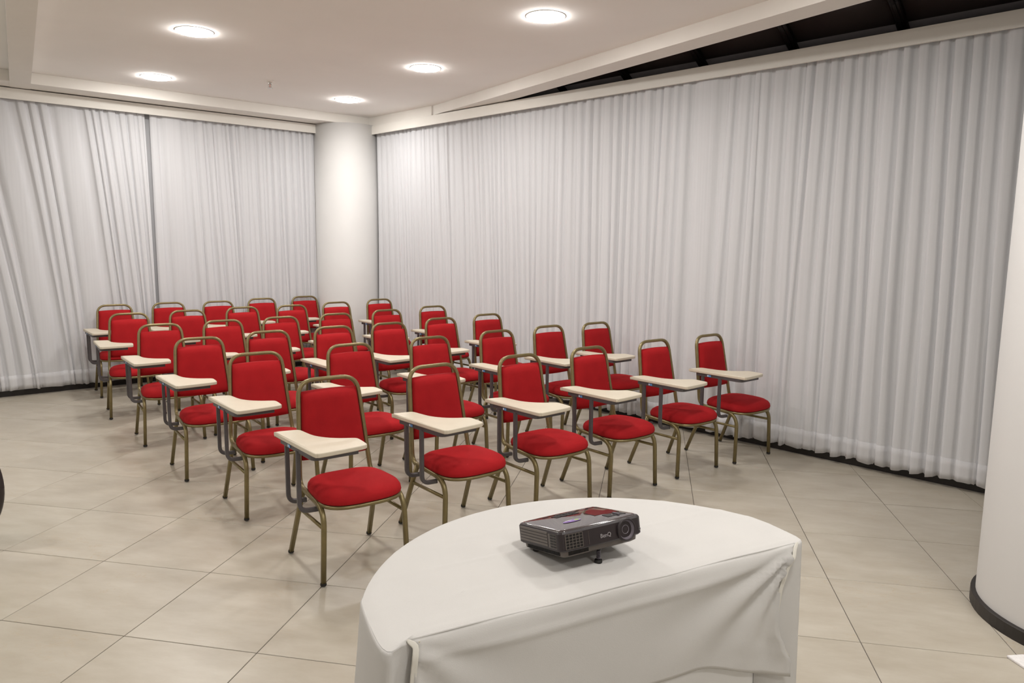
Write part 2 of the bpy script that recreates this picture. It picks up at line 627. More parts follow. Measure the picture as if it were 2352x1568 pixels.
for a, b in zip(S_M, S_M[1:]):
    v, f = [], []
    N = 24
    for k in range(N + 1):
        t = (k / N) ** 1.6
        v += [glaz(a, t), glaz(b, t)]
    for k in range(N):
        f.append((2 * k, 2 * k + 1, 2 * k + 3, 2 * k + 2))
    o = obj('pane', pydata('pane', v, f), 'glass', win, True)
    md = o.modifiers.new('thick', 'SOLIDIFY')
    md.thickness = 0.008
    md.offset = 1
for s in S_M:
    pts = [glaz(s, (k / 14) ** 1.6) + Vector((0, 0, -0.006)) for k in range(15)]
    obj('mullion', sweep_bm(pts, 0.03, 0.036, 8, 8.0), 'mullion', win)
    obj('mullion_cap', sweep_bm([p + Vector((0, 0, -.03)) for p in pts], 0.012, 0.012, 8, 8.0), 'mullion', win)
for a, b in zip(S_M, S_M[1:]):  # pale strip painting the bright reflection along each pane's bottom edge
    v, f = [], []
    for k in range(7):
        t = .030 * k / 6
        v += [glaz(a - .036, t) + Vector((0, 0, -.004)), glaz(b + .036, t) + Vector((0, 0, -.004))]
    for k in range(6):
        f.append((2 * k, 2 * k + 1, 2 * k + 3, 2 * k + 2))
    obj('reflection_strip', pydata('fl', v, f), 'reflection_strip', win, True)
obj('sill_rail', obox((0, 0), DR, NR, S_M[-1], S_M[0], -0.14, 0.02, -0.02, 0.01), 'mullion', win)


# ------------------------------------------------------------------ curtains
def curtain(p, d, n, s0, s1, ztop, zhem, label, seed, ncell=None, sb0=None, sb1=None, base_off=0.055, amp=0.028, flat=(), drift=0.0):
    rg = random.Random(seed)
    L = s1 - s0
    ncell = ncell or max(3, int(L / 0.098))
    wt = [rg.uniform(.7, 1.35) for _ in range(ncell)]
    for q in flat:
        wt[int(q * ncell)] = 3.2
    wb = [max(.4, w + rg.uniform(-.55, .55)) for w in wt]
    duty = [rg.uniform(.50, .72) for _ in range(ncell)]
    am = [rg.uniform(.65, 1.2) for _ in range(ncell)]
    ab = [rg.uniform(.5, 1.5) for _ in range(ncell)]
    ph = [rg.uniform(0, 6.28) for _ in range(ncell + 1)]
    sb0 = s0 if sb0 is None else sb0
    sb1 = s1 if sb1 is None else sb1

    def cum(w, a, b):
        t = sum(w)
        c = [a]
        for x in w:
            c.append(c[-1] + x / t * (b - a))
        return c
    ctop, cbot = cum(wt, s0, s1), cum(wb, sb0, sb1)
    SUB, ROWS = 14, 26
    zs = [zhem + (ztop - zhem) * (k / ROWS) for k in range(ROWS + 1)]
    HB = 0.15
    zs = [zhem, zhem + .05, zhem + .1, zhem + HB] + [z for z in zs if z > zhem + HB + .05]
    cols = []
    for i in range(ncell):
        for k in range(SUB):
            cols.append((i, k / SUB))
    cols.append((ncell - 1, 1.0))
    root = thing('curtain', label, 'curtain', (*[p[q] + d[q] * (s0 + s1) / 2 for q in (0, 1)], zhem), 0, 'sheer white curtains')
    ox, oy = root.location.x, root.location.y

    def point(i, t, z):
        u = (z - zhem) / (ztop - zhem)          # 1 at top
        e = u ** 1.3
        x = (1 - e) * (cbot[i] + (cbot[i + 1] - cbot[i]) * t) + e * (ctop[i] + (ctop[i + 1] - ctop[i]) * t)
        x += drift * (1 - e) * math.sin(PI * (i + t) / ncell)
        x += 0.010 * math.sin(ph[i] + 2.2 * u * 3) * (1 - u) * math.sin(PI * t)
        dt = duty[i]
        # plateau (front) then valley, with steep flanks
        def sm(a, b, y):
            y = max(0, min(1, (y - a) / (b - a)))
            return y * y * (3 - 2 * y)
        w = 0.13
        g = sm(0, w, t) * (1 - sm(dt, dt + w * 1.2, t))
        bulge = 0.35 * math.sin(PI * min(1, t / dt)) if t < dt else 0.12 * math.sin(PI * (t - dt) / (1 - dt)) * -1
        a = amp * (e * am[i] + (1 - e) * ab[i])
        off = base_off + a * (g - 0.5 + bulge * .6) + 0.006 * math.sin(ph[i] * 2 + u * 5)
        zz = z
        if z - zhem < .001:
            zz += 0.008 * math.sin(ph[i] + t * 3) - 0.004 * g
        return Vector((p[0] + d[0] * x + n[0] * off - ox, p[1] + d[1] * x + n[1] * off - oy, zz - zhem))

    def grid(zz):
        v = [point(i, t, z) for z in zz for i, t in cols]
        nc = len(cols)
        f = [(r * nc + c, r * nc + c + 1, (r + 1) * nc + c + 1, (r + 1) * nc + c) for r in range(len(zz) - 1) for c in range(nc - 1)]
        return pydata('g', v, f)
    obj('panel', grid(zs[3:]), 'sheer', root, True)
    hm = obj('hem', grid(zs[:4]), 'hem', root, True)
    md = hm.modifiers.new('thick', 'SOLIDIFY')
    md.thickness = 0.003
    md.offset = 0
    return root


curtain(L0, DL, NL, -3.4, 1.050, 3.05, 0.072, 'white sheer curtain nearest the ceiling beam on the shorter wall', 3, ncell=44, sb1=1.075, amp=0.022, flat=(.73, .84), drift=0.32)
curtain(L0, DL, NL, 1.100, 3.03, 3.05, 0.075, 'white sheer curtain beside the corner column on the shorter wall', 5, ncell=19, sb0=1.105, amp=0.020, flat=(.1,), drift=0.12)
curtain(R0, DR, NR, -6.05, -2.88, 3.05, 0.060, 'wide white sheer curtain beside the corner column on the long wall', 11, ncell=36, amp=0.015, base_off=.047)
curtain(R0, DR, NR, -2.93, -0.82, 3.05, 0.056, 'white sheer curtain with a flat panel in the middle of the long wall', 17, ncell=19, amp=0.022, flat=(.80,), base_off=.068)
curtain(R0, DR, NR, -0.87, 0.12, 3.05, 0.060, 'white sheer curtain behind the end of the front chair row', 23, ncell=10, amp=0.025, base_off=.046)
curtain(R0, DR, NR, 0.070, 3.2, 3.05, 0.062, 'white sheer curtain passing behind the thick round column', 29, ncell=31, amp=0.028, base_off=.068)


# ------------------------------------------------------------------ ceiling downlights and sprinkler
def make_light():
    root = thing('downlight', 'round recessed ceiling downlight', 'light', (0, 0, ZC), 0, 'round ceiling downlights')
    obj('rim', lathe_bm([(.130, .02), (.130, -.004), (.134, -.005), (.140, -.003), (.142, 0), (.142, .004)], 48), 'lamp_rim', root, True)
    obj('diffuser', lathe_bm([(.129, -.002), (.125, -.011), (.105, -.016), (.06, -.019), (0, -.020)], 48), 'lamp', root, True)
    return root


lamp = make_light()
lamp_spots = [(-2.435, 5.785, 'bright round downlight over the second chair row by the ceiling beam'),
              (-3.50, 7.375, 'bright round downlight nearest the shorter curtain pelmet'),
              (0.206, 5.310, 'bright round downlight above the front chair row beside the slanting beam'),
              (-0.814, 6.870, 'bright round downlight between front chair row and corner column, along the slanting beam'),
              (-1.870, 8.420, 'bright round downlight closest to the round corner column'),
              (-1.37, 4.20, 'added unseen round ceiling downlight above the open floor beside the chairs'),  # from here on: out-of-view downlights added to reach the room's brightness
              (2.246, 2.19, 'added unseen round ceiling downlight in front of the thick column'),
              (1.82, -0.57, 'added unseen round ceiling downlight over the back of the room'),
              (1.226, 3.75, 'added unseen round ceiling downlight above the floor past the projector table'),
              (-4.75, 4.35, 'added unseen round ceiling downlight beyond the ceiling beam'),
              (-3.69, 2.77, 'added unseen round ceiling downlight beyond the ceiling beam at the open side'),
              (0.76, 1.02, 'added unseen round ceiling downlight above the viewer'),
              (-2.62, 1.15, 'added unseen round ceiling downlight over the empty floor')]
for k, (x, y, lab) in enumerate(lamp_spots):
    o = lamp if k == 0 else dup(lamp)
    o.location = (x, y, ZC)
    o['label'] = lab

sp = thing('sprinkler', 'small metal fire sprinkler head hanging from the ceiling', 'sprinkler', (-2.43, 7.50, ZC))
obj('escutcheon', lathe_bm([(0, 0), (.042, 0), (.042, -.003), (.03, -.010), (.016, -.013), (0, -.013)], 24), 'beam', sp, True)
obj('body', lathe_bm([(0, -.012), (.016, -.012), (.016, -.026), (.011, -.03), (0, -.03)], 16), 'steel', sp, True)
for s in (-1, 1):
    obj('arm', sweep_bm(fillet([(s * .012, 0, -.028), (s * .017, 0, -.045), (s * .010, 0, -.062), (0, 0, -.068)], .01), .003, n=6), 'steel', sp, True)
obj('bulb', lathe_bm([(0, -.028), (.0035, -.03), (.0035, -.058), (0, -.06)], 10), 'orange', sp, True)
obj('deflector', lathe_bm([(0, -.066), (.026, -.068), (.026, -.071), (0, -.072)], 20), 'steel', sp)


# ------------------------------------------------------------------ chair with writing tablet
def cushion(hx, y0, y1, z0, prof, power=4.5, n=40, taper=0.0, crown=0.0):
    """stacked superellipse rings; prof = [(scale, dz)], taper narrows the rear"""
    bm = bmesh.new()
    cy, hy = (y0 + y1) / 2, (y1 - y0) / 2
    rings = []
    for sc, dz in prof:
        if sc < 1e-4:
            rings.append([bm.verts.new((0, cy, z0 + dz))])
            continue
        ring = []
        for j in range(n):
            th = 2 * PI * (j + .5) / n
            c, s = math.cos(th), math.sin(th)
            e = 2 / power
            y = math.copysign(abs(s) ** e, s)
            x = math.copysign(abs(c) ** e, c) * (1 - taper * (1 - y) / 2)
            bow = 0.018 * (1 - (x) ** 2) * max(0, y)
            zz = z0 + dz + (crown * (-(y ** 2)) * sc * sc if dz > 0.02 else 0)
            ring.append(bm.verts.new((x * hx * sc, cy + y * hy * sc + bow * sc, zz)))
        rings.append(ring)
    for a, b in zip(rings, rings[1:]):
        for j in range(n):
            k = (j + 1) % n
            if len(b) == 1:
                bm.faces.new((a[j], a[k], b[0]))
            else:
                bm.faces.new((a[j], a[k], b[k], b[j]))
    bm.faces.new(rings[0][::-1])
    return bm


def make_chair():
    c = thing('tablet_chair', 'red tablet-arm chair', 'chair', (0, 0, 0), 0, 'red tablet-arm chairs set out in rows')
    tr = 0.0122
    # back hoop: starts on the side rails, bends up, runs over the top
    half = [(.196, .215, .386), (.196, .092, .388), (.160, .000, .914), (0, -.003, .919)]
    left = [(-x, y, z) for x, y, z in half[:-1]][::-1]
    hoop = fillet(half[:-1] + left, [.065, .085, .085, .065], 7)
    obj('back_hoop', sweep_bm(hoop, tr, tr * .92, 10, 3.0, up=Vector((0, 1, 0))), 'gold', c, True)
    # padded back between the posts
    bm = bmesh.new()
    nx, nz = 16, 14
    front, back = [], []
    for k in range(nz + 1):
        v = k / nz
        z = .515 + v * (.858 - .515)
        yc = .092 + (z - .402) * (-.092 / .512)
        xw = .196 + (z - .402) * (-.036 / .512) - .013
        rf, rb = [], []
        for i in range(nx + 1):
            u = i / nx * 2 - 1
            ed = (1 - abs(u) ** 6) * (1 - abs(2 * v - 1) ** 8)
            zz = z + (.006 * (1 - u * u) if v > .5 else -.004 * (1 - u * u))
            rf.append(bm.verts.new((u * xw, yc + .006 + .024 * ed ** .5 + .007 * (1 - u * u), zz)))
            rb.append(bm.verts.new((u * xw, yc - .006 - .010 * ed ** .5, zz)))
        front.append(rf)
        back.append(rb)
    for k in range(nz):
        for i in range(nx):
            bm.faces.new((front[k][i], front[k][i + 1], front[k + 1][i + 1], front[k + 1][i]))
            bm.faces.new((back[k][i + 1], back[k][i], back[k + 1][i], back[k + 1][i + 1]))
        for a in (0, nx):
            bm.faces.new((front[k][a], front[k + 1][a], back[k + 1][a], back[k][a]))
    for k in (0, nz):
        for i in range(nx):
            bm.faces.new((front[k][i], front[k][i + 1], back[k][i + 1], back[k][i]))
    obj('backrest', bm, 'red', c, True)
    # seat
    prof = [(.93, .0), (.985, .006), (1.0, .022), (.985, .040), (.94, .054), (.85, .065), (.68, .074), (.45, .079), (.2, .081), (0, .081)]
    obj('seat', cushion(.222, .098, .500, .390, prof, 3.6, 48, .13, .010), 'red', c, True)
    obj('seat_frame', cushion(.222, .098, .500, .373, [(.94, 0), (.985, .002), (.99, .017), (.9, .018), (0, .018)], 3.6, 48, .13), 'gold', c, True)
    for s in (-1, 1):
        # front leg with bent side rail
        fl = fillet([(s * .222, .455, .016), (s * .208, .448, .376), (s * .198, .215, .386), (s * .196, .13, .388)], [.10, .02], 9)
        leg = obj('leg', sweep_bm(fl, tr, tr, 10, 3.4, up=Vector((0, 1, 0))), 'gold', c, True)
        obj('foot_cap', lathe_bm([(0, .020), (.0142, .020), (.0155, .010), (.013, .006), (0, .006)], 14, c=(s * .222, .455)), 'rubber', leg)
        obj('glide', lathe_bm([(0, .007), (.010, .006), (.009, 0), (0, 0)], 12, c=(s * .222, .455)), 'glide', leg)
        rl = [(s * .221, .002, .016), (s * .2065, .110, .290), (s * .200, .150, .385)]
        leg = obj('leg', sweep_bm(rl, tr, tr, 10, 3.4, up=Vector((0, 1, 0))), 'gold', c, True)
        obj('foot_cap', lathe_bm([(0, .020), (.0142, .020), (.0155, .010), (.013, .006), (0, .006)], 14, c=(s * .221, .0)), 'rubber', leg)
        obj('glide', lathe_bm([(0, .007), (.010, .006), (.009, 0), (0, 0)], 12, c=(s * .221, .0)), 'glide', leg)
        for t in (.18, .62):
            q = Vector(rl[0]).lerp(Vector(rl[1]), t)
            sb = bmesh.new()
            bmesh.ops.create_icosphere(sb, subdivisions=1, radius=.0045, matrix=Matrix.Translation(q + Vector((0, .011, .004))))
            obj('stud', sb, 'gold', leg, True)
        obj('stretcher', sweep_bm([(s * .2075, .103, .280), (s * .214, .446, .286)], .0085, .0085, 8, 3.0), 'gold', c, True)
    # writing tablet on two bent grey supports, sitter's right
    for y0 in (.180, .336):
        pts = fillet([(.200, y0 + .012, .349), (.286, y0, .349), (.286, y0 - .002, .646)], [.045], 7)
        obj('tablet_support', sweep_bm(pts, .0120, .0105, 8, 6.0, up=Vector((0, 1, 0))), 'grey', c)
    bar = fillet([(.297, .130, .650), (.277, .512, .650), (.058, .508, .650)], [.035], 5)
    obj('tablet_frame', sweep_bm(bar, .0115, .004, 8, 8.0), 'grey', c)
    # thin plate carrying the tablet
    out = [(.337, .085), (.329, .068), (.305, .066), (.240, .080), (.219, .092), (.211, .115), (.205, .170), (.193, .238), (.160, .300), (.110, .348),
           (.062, .380), (.046, .398), (.043, .430), (.047, .500), (.055, .522), (.085, .534), (.180, .545), (.275, .551), (.298, .545), (.308, .520), (.322, .330)]
    sm = [(q.x - .026, q.y) for q in catmull([(x - (.008 if x < .1 else 0), y, 0) for x, y in out], 3)]
    obj('tablet', prism_bm(sm, .661, .683, .0065, 3), 'desk', c, False)
    st = obj('sticker', box_bm(.2960, .2975, .226, .260, .643, .657), 'blue', c)
    obj('sticker_print', box_bm(.2970, .2980, .228, .238, .645, .655), 'white_ink', st)
    return c


chair = make_chair()

# world position of the rear feet and facing angle of every chair: front row (next to the projector table) first,
# each row from its table end to its long-curtain end
ROWS = [
    [(-0.968, 3.776, -54.2), (-0.462, 4.206, -51.0), (0.045, 4.619, -52.0), (0.529, 5.014, -51.5), (1.065, 5.440, -52.0), (1.579, 5.811, -52.0)],
    [(-1.631, 4.581, -53.5), (-1.133, 5.028, -52.3), (-0.626, 5.458, -52.3), (-0.130, 5.912, -52.3), (0.313, 6.312, -52.3), (0.760, 6.622, -52.3)],
    [(-2.282, 5.259, -53.5), (-1.927, 5.699, -52.3), (-1.502, 6.062, -52.3), (-1.092, 6.385, -52.3), (-0.681, 6.856, -52.3), (-0.257, 7.290, -52.3)],
    [(-2.959, 6.079, -55.0), (-2.573, 6.435, -52.3), (-2.170, 6.782, -52.3), (-1.744, 7.151, -52.3), (-1.323, 7.620, -52.3), (-0.897, 8.133, -52.3)],
    [(-3.669, 6.938, -58.0), (-3.274, 7.305, -52.3), (-2.879, 7.732, -52.3), (-2.443, 8.031, -52.3), (-2.067, 8.510, -52.3), (-1.660, 9.033, -52.3)],
    [(-4.290, 7.828, -54.0), (-3.872, 8.173, -52.3), (-3.423, 8.446, -52.3), (-3.082, 8.930, -52.3), (-2.677, 9.352, -52.3)],
]
ORD = ['first', 'second', 'third', 'fourth', 'fifth', 'sixth']
first = True
for ri, row in enumerate(ROWS):
    for ci, (x, y, a) in enumerate(row):
        o = chair if first else dup(chair)
        first = False
        o.location = (x, y, 0)
        o.rotation_euler = (0, 0, math.radians(a - 90))
        o['label'] = 'red tablet-arm chair in %s row from projector table, %s seat from long curtain wall' % (ORD[ri], ORD[len(row) - 1 - ci])

# ------------------------------------------------------------------ half-round table under a white cloth
ZT = 0.75
TC, TR = Vector((0.339, 1.766)), 0.705
CL, CR_ = Vector((-0.2250, 1.5290)), Vector((0.8560, 2.0945))       # ends of the straight front edge
fd = (CR_ - CL).normalized()
fn = Vector((fd.y, -fd.x))                                      # outwards, towards the viewer
# outline of the top: right corner -> arc -> left corner
a0 = math.atan2(2.300 - TC.y, 0.800 - TC.x)
a1 = math.atan2(1.70 - TC.y, -0.356 - TC.x) + 2 * PI
arc = [CR_, Vector((0.887, 2.122)), Vector((0.866, 2.185))] + [TC + TR * Vector((math.cos(a0 + (a1 - a0) * k / 60), math.sin(a0 + (a1 - a0) * k / 60))) for k in range(61)]
arc += [Vector((-0.326, 1.600)), Vector((-0.290, 1.517)), Vector((-0.264, 1.482)), Vector((-0.247, 1.490)), CL]
arc = [Vector((q.x, q.y)) for q in catmull([(p.x, p.y, 0) for p in arc], 2, False)]
tb = thing('half_round_table', 'half-round wooden table hidden under a white cloth', 'table', (TC.x, TC.y, 0))
inner = [Vector((.30, 1.98)) + (p - Vector((.30, 1.98))) * .90 for p in arc]
obj('tabletop', prism_bm([(p.x - TC.x, p.y - TC.y) for p in inner], .715, .742), 'desk', tb)
for lx, ly in ((-.35, .02), (.42, .30), (.05, .52)):
    obj('leg', sweep_bm([(lx, ly, 0), (lx, ly, .715)], .02, .02, 8, 5.0), 'grey', tb)

cl = thing('tablecloth', 'white fitted cloth draped over the half-round table to the floor', 'tablecloth', (TC.x, TC.y, 0))


def wob(x, y, k=1.0):
    return k * (math.sin(3.1 * x + 5.3 * y) * .5 + math.sin(7.7 * x - 4.1 * y + 1.3) * .3 + math.sin(13 * x + 11 * y + .4) * .2)


def creases(x, y):
    """faint fold lines, parallel to the front edge"""
    q = Vector((x, y)) - CL
    h_ = -q.dot(fn)
    z = 0
    for h0, a, w in ((.135, .0022, .010), (.30, .0018, .010), (.455, .0015, .009), (.05, .0016, .012)):
        z += a * math.exp(-((h_ - h0 - .006 * math.sin(6 * q.dot(fd))) / w) ** 2)
    return z


# top sheet
front_pts = [CL.lerp(CR_, k / 40) for k in range(1, 40)]
loop = arc + front_pts
cen2 = Vector((0.0, 2.0))
v, f = [], []
NR_ = 26
for r in range(1, NR_ + 1):
    k = r / NR_
    for p in loop:
        q = cen2 + (p - cen2) * k
        z = ZT + creases(q.x, q.y) + .0008 * wob(q.x * 3, q.y * 3)
        if k > .985:
            z -= .004
        v.append((q.x - TC.x, q.y - TC.y, z))
n_ = len(loop)
v.append((cen2.x - TC.x, cen2.y - TC.y, ZT))
f += [(len(v) - 1, j, (j + 1) % n_) for j in range(n_)]
for r in range(NR_ - 1):
    f += [(r * n_ + j, (r + 1) * n_ + j, (r + 1) * n_ + (j + 1) % n_, r * n_ + (j + 1) % n_) for j in range(n_)]
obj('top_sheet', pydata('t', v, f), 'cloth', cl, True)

# curved skirt to the floor
rgc = random.Random(4)
phs = [rgc.uniform(0, 6.28) for _ in range(6)]
v, f = [], []
ZR = [ZT - .004, ZT - .012, ZT - .03, .68, .60, .50, .40, .30, .20, .10, .012]
sk = [CR_ - fd * .14 - fn * .004, CR_ - fd * .07 - fn * .002] + arc + [CL + fd * .07 - fn * .002, CL + fd * .14 - fn * .004]
m_ = len(sk)
for z in ZR:
    g = (ZT - z) / ZT
    for j, p in enumerate(sk):
        tdir = (sk[min(j + 1, m_ - 1)] - sk[max(j - 1, 0)]).normalized()
        nrm = Vector((tdir.y, -tdir.x))
        if nrm.dot(p - Vector((.30, 1.98))) < 0:
            nrm = -nrm
        u = j / m_
        fold = .020 * math.sin(34 * u + phs[0] + g) * g + .012 * math.sin(67 * u + phs[1] - 2 * g) * g
        endc = min(1, max(0, min(u, 1 - u) - .02) * 9)
        off = (.004 if z < ZT - .01 else 0) + .075 * g * (.15 + .85 * endc) + fold * endc
        q = p + nrm * off
        v.append((q.x - TC.x, q.y - TC.y, z))
for r in range(len(ZR) - 1):
    f += [(r * m_ + j, r * m_ + j + 1, (r + 1) * m_ + j + 1, (r + 1) * m_ + j) for j in range(m_ - 1)]
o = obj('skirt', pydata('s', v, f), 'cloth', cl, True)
md = o.modifiers.new('thick', 'SOLIDIFY')
md.thickness = .002

# flap hanging over the straight front edge
LF = (CR_ - CL).length
v, f = [], []
NS, NZ = 72, 34


def hem_z(s):
    t = s / LF
    return .425 + .03 * math.sin(2.2 * t + .4) - .10 * max(0, (t - .72) / .28) ** 1.2 + .015 * math.sin(19 * t) * max(0, t - .5)


def lerp_tab(tab, z):
    if z >= tab[0][0]:
        return tab[0][1]
    for (z0, a), (z1, b) in zip(tab, tab[1:]):
        if z >= z1:
            q = (z0 - z) / (z0 - z1)
            q = q * q * (3 - 2 * q)
            return a + (b - a) * q
    return tab[-1][1]


def rim_r(z):
    return LF - lerp_tab([(.75, -.006), (.735, .015), (.69, .05), (.63, .075), (.56, .086), (.50, .082), (.445, .055), (.39, .025), (.3, .02)], z)


def rim_l(z):
    return lerp_tab([(.75, 0), (.735, .014), (.70, .008), (.65, .004), (.58, -.004), (.50, -.002), (.40, -.01)], z)


for k in range(NZ + 1):
    for i in range(NS + 1):
        t = i / NS
        h0 = hem_z(LF * t)
        w = k / NZ
        z = (ZT - .003) + (h0 - ZT + .003) * w ** 1.15
        d_ = ZT - z
        s = rim_l(z) + (rim_r(z) - rim_l(z)) * t
        out_ = .014 * (1 - math.exp(-d_ / .012)) + .010 * (1 + math.sin(5 * t + 2)) * d_ + .02 * d_
        # crease near the top band and the slanting pulls from the right corner
        out_ += .004 * math.exp(-((d_ - .045 - .012 * math.sin(4 * t)) / .010) ** 2)
        ang = math.atan2(d_, (1.02 - t) * LF + 1e-4)
        rad = math.hypot(d_, (1.02 - t) * LF)
        env = max(0, 1 - rad / .62) * min(1, d_ / .06)
        out_ += .014 * env * (1 + math.sin(ang * 13 + .6))
        ang2 = math.atan2(d_, (t + .02) * LF + 1e-4)
        env2 = max(0, 1 - math.hypot(d_, t * LF) / .5) * min(1, d_ / .06)
        out_ += .006 * env2 * (1 + math.sin(ang2 * 11))
        q = CL + fd * s + fn * out_
        v.append((q.x - TC.x, q.y - TC.y, z))
for k in range(NZ):
    f += [(k * (NS + 1) + i, k * (NS + 1) + i + 1, (k + 1) * (NS + 1) + i + 1, (k + 1) * (NS + 1) + i) for i in range(NS)]
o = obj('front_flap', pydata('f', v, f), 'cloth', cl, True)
md = o.modifiers.new('thick', 'SOLIDIFY')
md.thickness = .0025
# white under-skirt behind the flap
v, f = [], []
for k in range(13):
    z = .735 - (.735 - .012) * k / 12
    for i in range(41):
        t = i / 40
        q = CL.lerp(CR_, .01 + .98 * t) + fn * (-.010 + .016 * (k / 12) + .006 * math.sin(30 * t + 1) * k / 12)
        v.append((q.x - TC.x, q.y - TC.y, z))
for k in range(12):
    f += [(k * 41 + i, k * 41 + i + 1, (k + 1) * 41 + i + 1, (k + 1) * 41 + i) for i in range(40)]
o = obj('under_skirt', pydata('u', v, f), 'cloth_in', cl, True)
md = o.modifiers.new('thick', 'SOLIDIFY')
md.thickness = .002


def frontpt(s, z, out_=.02):
    q = CL + fd * s + fn * out_
    return Vector((q.x - TC.x, q.y - TC.y, z))


# raised seam edges at both corners and along the front edge
zz_ = [.751, .747, .735, .715, .69, .66, .63, .60, .56, .52, .48, .44, .40]
seamL = catmull([frontpt(rim_l(z) - .002, z, .004 + .020 * min(1, (.751 - z) / .03)) for z in zz_], 3, False)
obj('seam', sweep_bm(seamL, .0075, .0020, 8, 4.0, up=Vector((fd.x, fd.y, 0)), taper=lambda t: min(1, .12 + 6 * t)), 'piping', cl, True)
seamR = catmull([frontpt(rim_r(z) + .002, z, .004 + .022 * min(1, (.751 - z) / .03)) for z in zz_], 3, False)
obj('seam', sweep_bm(seamR, .0060, .0020, 8, 4.0, up=Vector((fd.x, fd.y, 0)), taper=lambda t: min(1, .12 + 6 * t)), 'piping', cl, True)
edge = catmull([frontpt(LF * k / 10, ZT - .003 + .0015 * math.sin(k * 1.7), .001 + .0015 * math.sin(k * 2.3)) for k in range(11)], 4, False)
obj('seam', sweep_bm(edge, .0030, .0030, 8, 2.0), 'cloth', cl, True)

# ------------------------------------------------------------------ projector
PJ = thing('projector', 'black and grey office projector tilted up on its screw foot', 'projector', (0, 0, 0))
yaw, pit = 0.542, -0.2122
PM = Matrix.Rotation(yaw, 4, 'Z') @ Matrix.Rotation(pit, 4, 'X')
PM.translation = Vector((0.1967, 2.0165, 0.8515))
PW, PD = .283 / 2, .222 / 2
# the empty stands on the cloth below the body; parts are modelled in body axes and moved over
PJ.location = (0.1967, 2.0165, ZT + .002)
PLOC = Matrix.Translation(-Vector(PJ.location)) @ PM


def pj(name, bm, m, parent=None, smooth=False):
    bmesh.ops.transform(bm, matrix=PLOC, verts=bm.verts)
    return obj(name, bm, m, parent or PJ, smooth)


def rrect(hx, hy, r, n=6, bow=0.0):
    """rounded rectangle, front edge (y<0) and rear bowed outwards"""
    pts = []
    for cx, cy, a in ((hx - r, hy - r, 0), (-hx + r, hy - r, 90), (-hx + r, -hy + r, 180), (hx - r, -hy + r, 270)):
        for k in range(n + 1):
            t = math.radians(a + 90 * k / n)
            pts.append((cx + r * math.cos(t), cy + r * math.sin(t)))
    out = []
    # subdivide the long edges so that they can bow
    for i in range(len(pts)):
        a, b = pts[i], pts[(i + 1) % len(pts)]
        out.append(a)
        L_ = math.hypot(b[0] - a[0], b[1] - a[1])
        if L_ > .05:
            for k in range(1, 8):
                out.append((a[0] + (b[0] - a[0]) * k / 8, a[1] + (b[1] - a[1]) * k / 8))
    return [(x, y + math.copysign(bow * (1 - (x / hx) ** 2), y)) for x, y in out]


def loft(levels, closed_top=True, dome=None):
    """levels: list of (outline, z)"""
    bm = bmesh.new()
    rings = [[bm.verts.new((x, y, z if not callable(z) else z(x, y))) for x, y in o_] for o_, z in levels]
    n = len(rings[0])
    for a, b in zip(rings, rings[1:]):
        for j in range(n):
            bm.faces.new((a[j], a[(j + 1) % n], b[(j + 1) % n], b[j]))
    bm.faces.new(rings[0][::-1])
    bm.faces.new(rings[-1])
    return bm


BOW = .006
up = [(rrect(PW - .004, PD - .004, .018, bow=BOW), -.060), (rrect(PW, PD, .018, bow=BOW), -.056), (rrect(PW, PD, .018, bow=BOW), -.012), (rrect(PW - .003, PD - .003, .017, bow=BOW), -.007)]
body = pj('upper_case', loft(up), 'pbody', None, False)
lowc = pj('lower_case', loft([(rrect(PW - .022, PD - .020, .014), -.079), (rrect(PW - .013, PD - .011, .015), -.074), (rrect(PW - .011, PD - .009, .015), -.058)]), 'pside', None, False)
# glossy lid, gently crowned
bm = bmesh.new()
oln = rrect(PW - .008, PD - .008, .016, bow=BOW)
rings = []
for k, sc in enumerate((1.0, .985, .93, .8, .6, .35, .12)):
    rings.append([bm.verts.new((x * sc, y * sc, -.007 + (0 if k == 0 else .003) + .006 * (1 - sc * sc))) for x, y in oln])
for a, b in zip(rings, rings[1:]):
    for j in range(len(a)):
        bm.faces.new((a[j], a[(j + 1) % len(a)], b[(j + 1) % len(a)], b[j]))
bm.faces.new(rings[-1])
lid = pj('lid', bm, 'ptop', None, True)


def lidz(x, y):
    return -.004 + .006 * (1 - max(abs(x) / (PW - .008), abs(y) / (PD - .008)) ** 2)


def lidbox(name, x0, x1, y0, y1, m, h_=.0012, parent=None):
    bm = box_bm(x0, x1, y0, y1, 0, h_)
    for q in bm.verts:
        q.co.z += lidz(q.co.x, q.co.y)
    return pj(name, bm, m, parent)


# keypad at the rear left of the lid
for r in range(3):
    for k in range(4):
        if r == 2 and k in (0,):
            continue
        x0 = -.052 + k * .021
        y0 = .034 + r * .017
        kk = lidbox('key', x0, x0 + .017, y0, y0 + .013, 'pdark', .0012, lid)
for x0, x1, y0, y1 in ((-.075, -.058, .070, .073), (.035, .052, .070, .073)):
    lidbox('key_mark', x0, x1, y0, y1, 'pdark', .001, lid)
# violet product sticker with lime tip
bm = bmesh.new()
pts = [(.030 * math.cos(2 * PI * k / 32), .0115 * math.sin(2 * PI * k / 32)) for k in range(32)]
v = [bm.verts.new((x - .050, y - .040, lidz(x - .05, y - .04) + .0012)) for x, y in pts]
bm.faces.new(v)
stk = pj('sticker', bm, 'violet', lid)
for (cx, cy, rx, ry, m) in ((-.034, -.040, .0085, .0055, 'lime'), (-.058, -.034, .013, .0028, 'white_ink')):
    bm = bmesh.new()
    v = [bm.verts.new((cx + rx * math.cos(2 * PI * k / 20), cy + ry * math.sin(2 * PI * k / 20), lidz(cx, cy) + .0018)) for k in range(20)]
    bm.faces.new(v)
    pj('sticker_print', bm, m, lid)
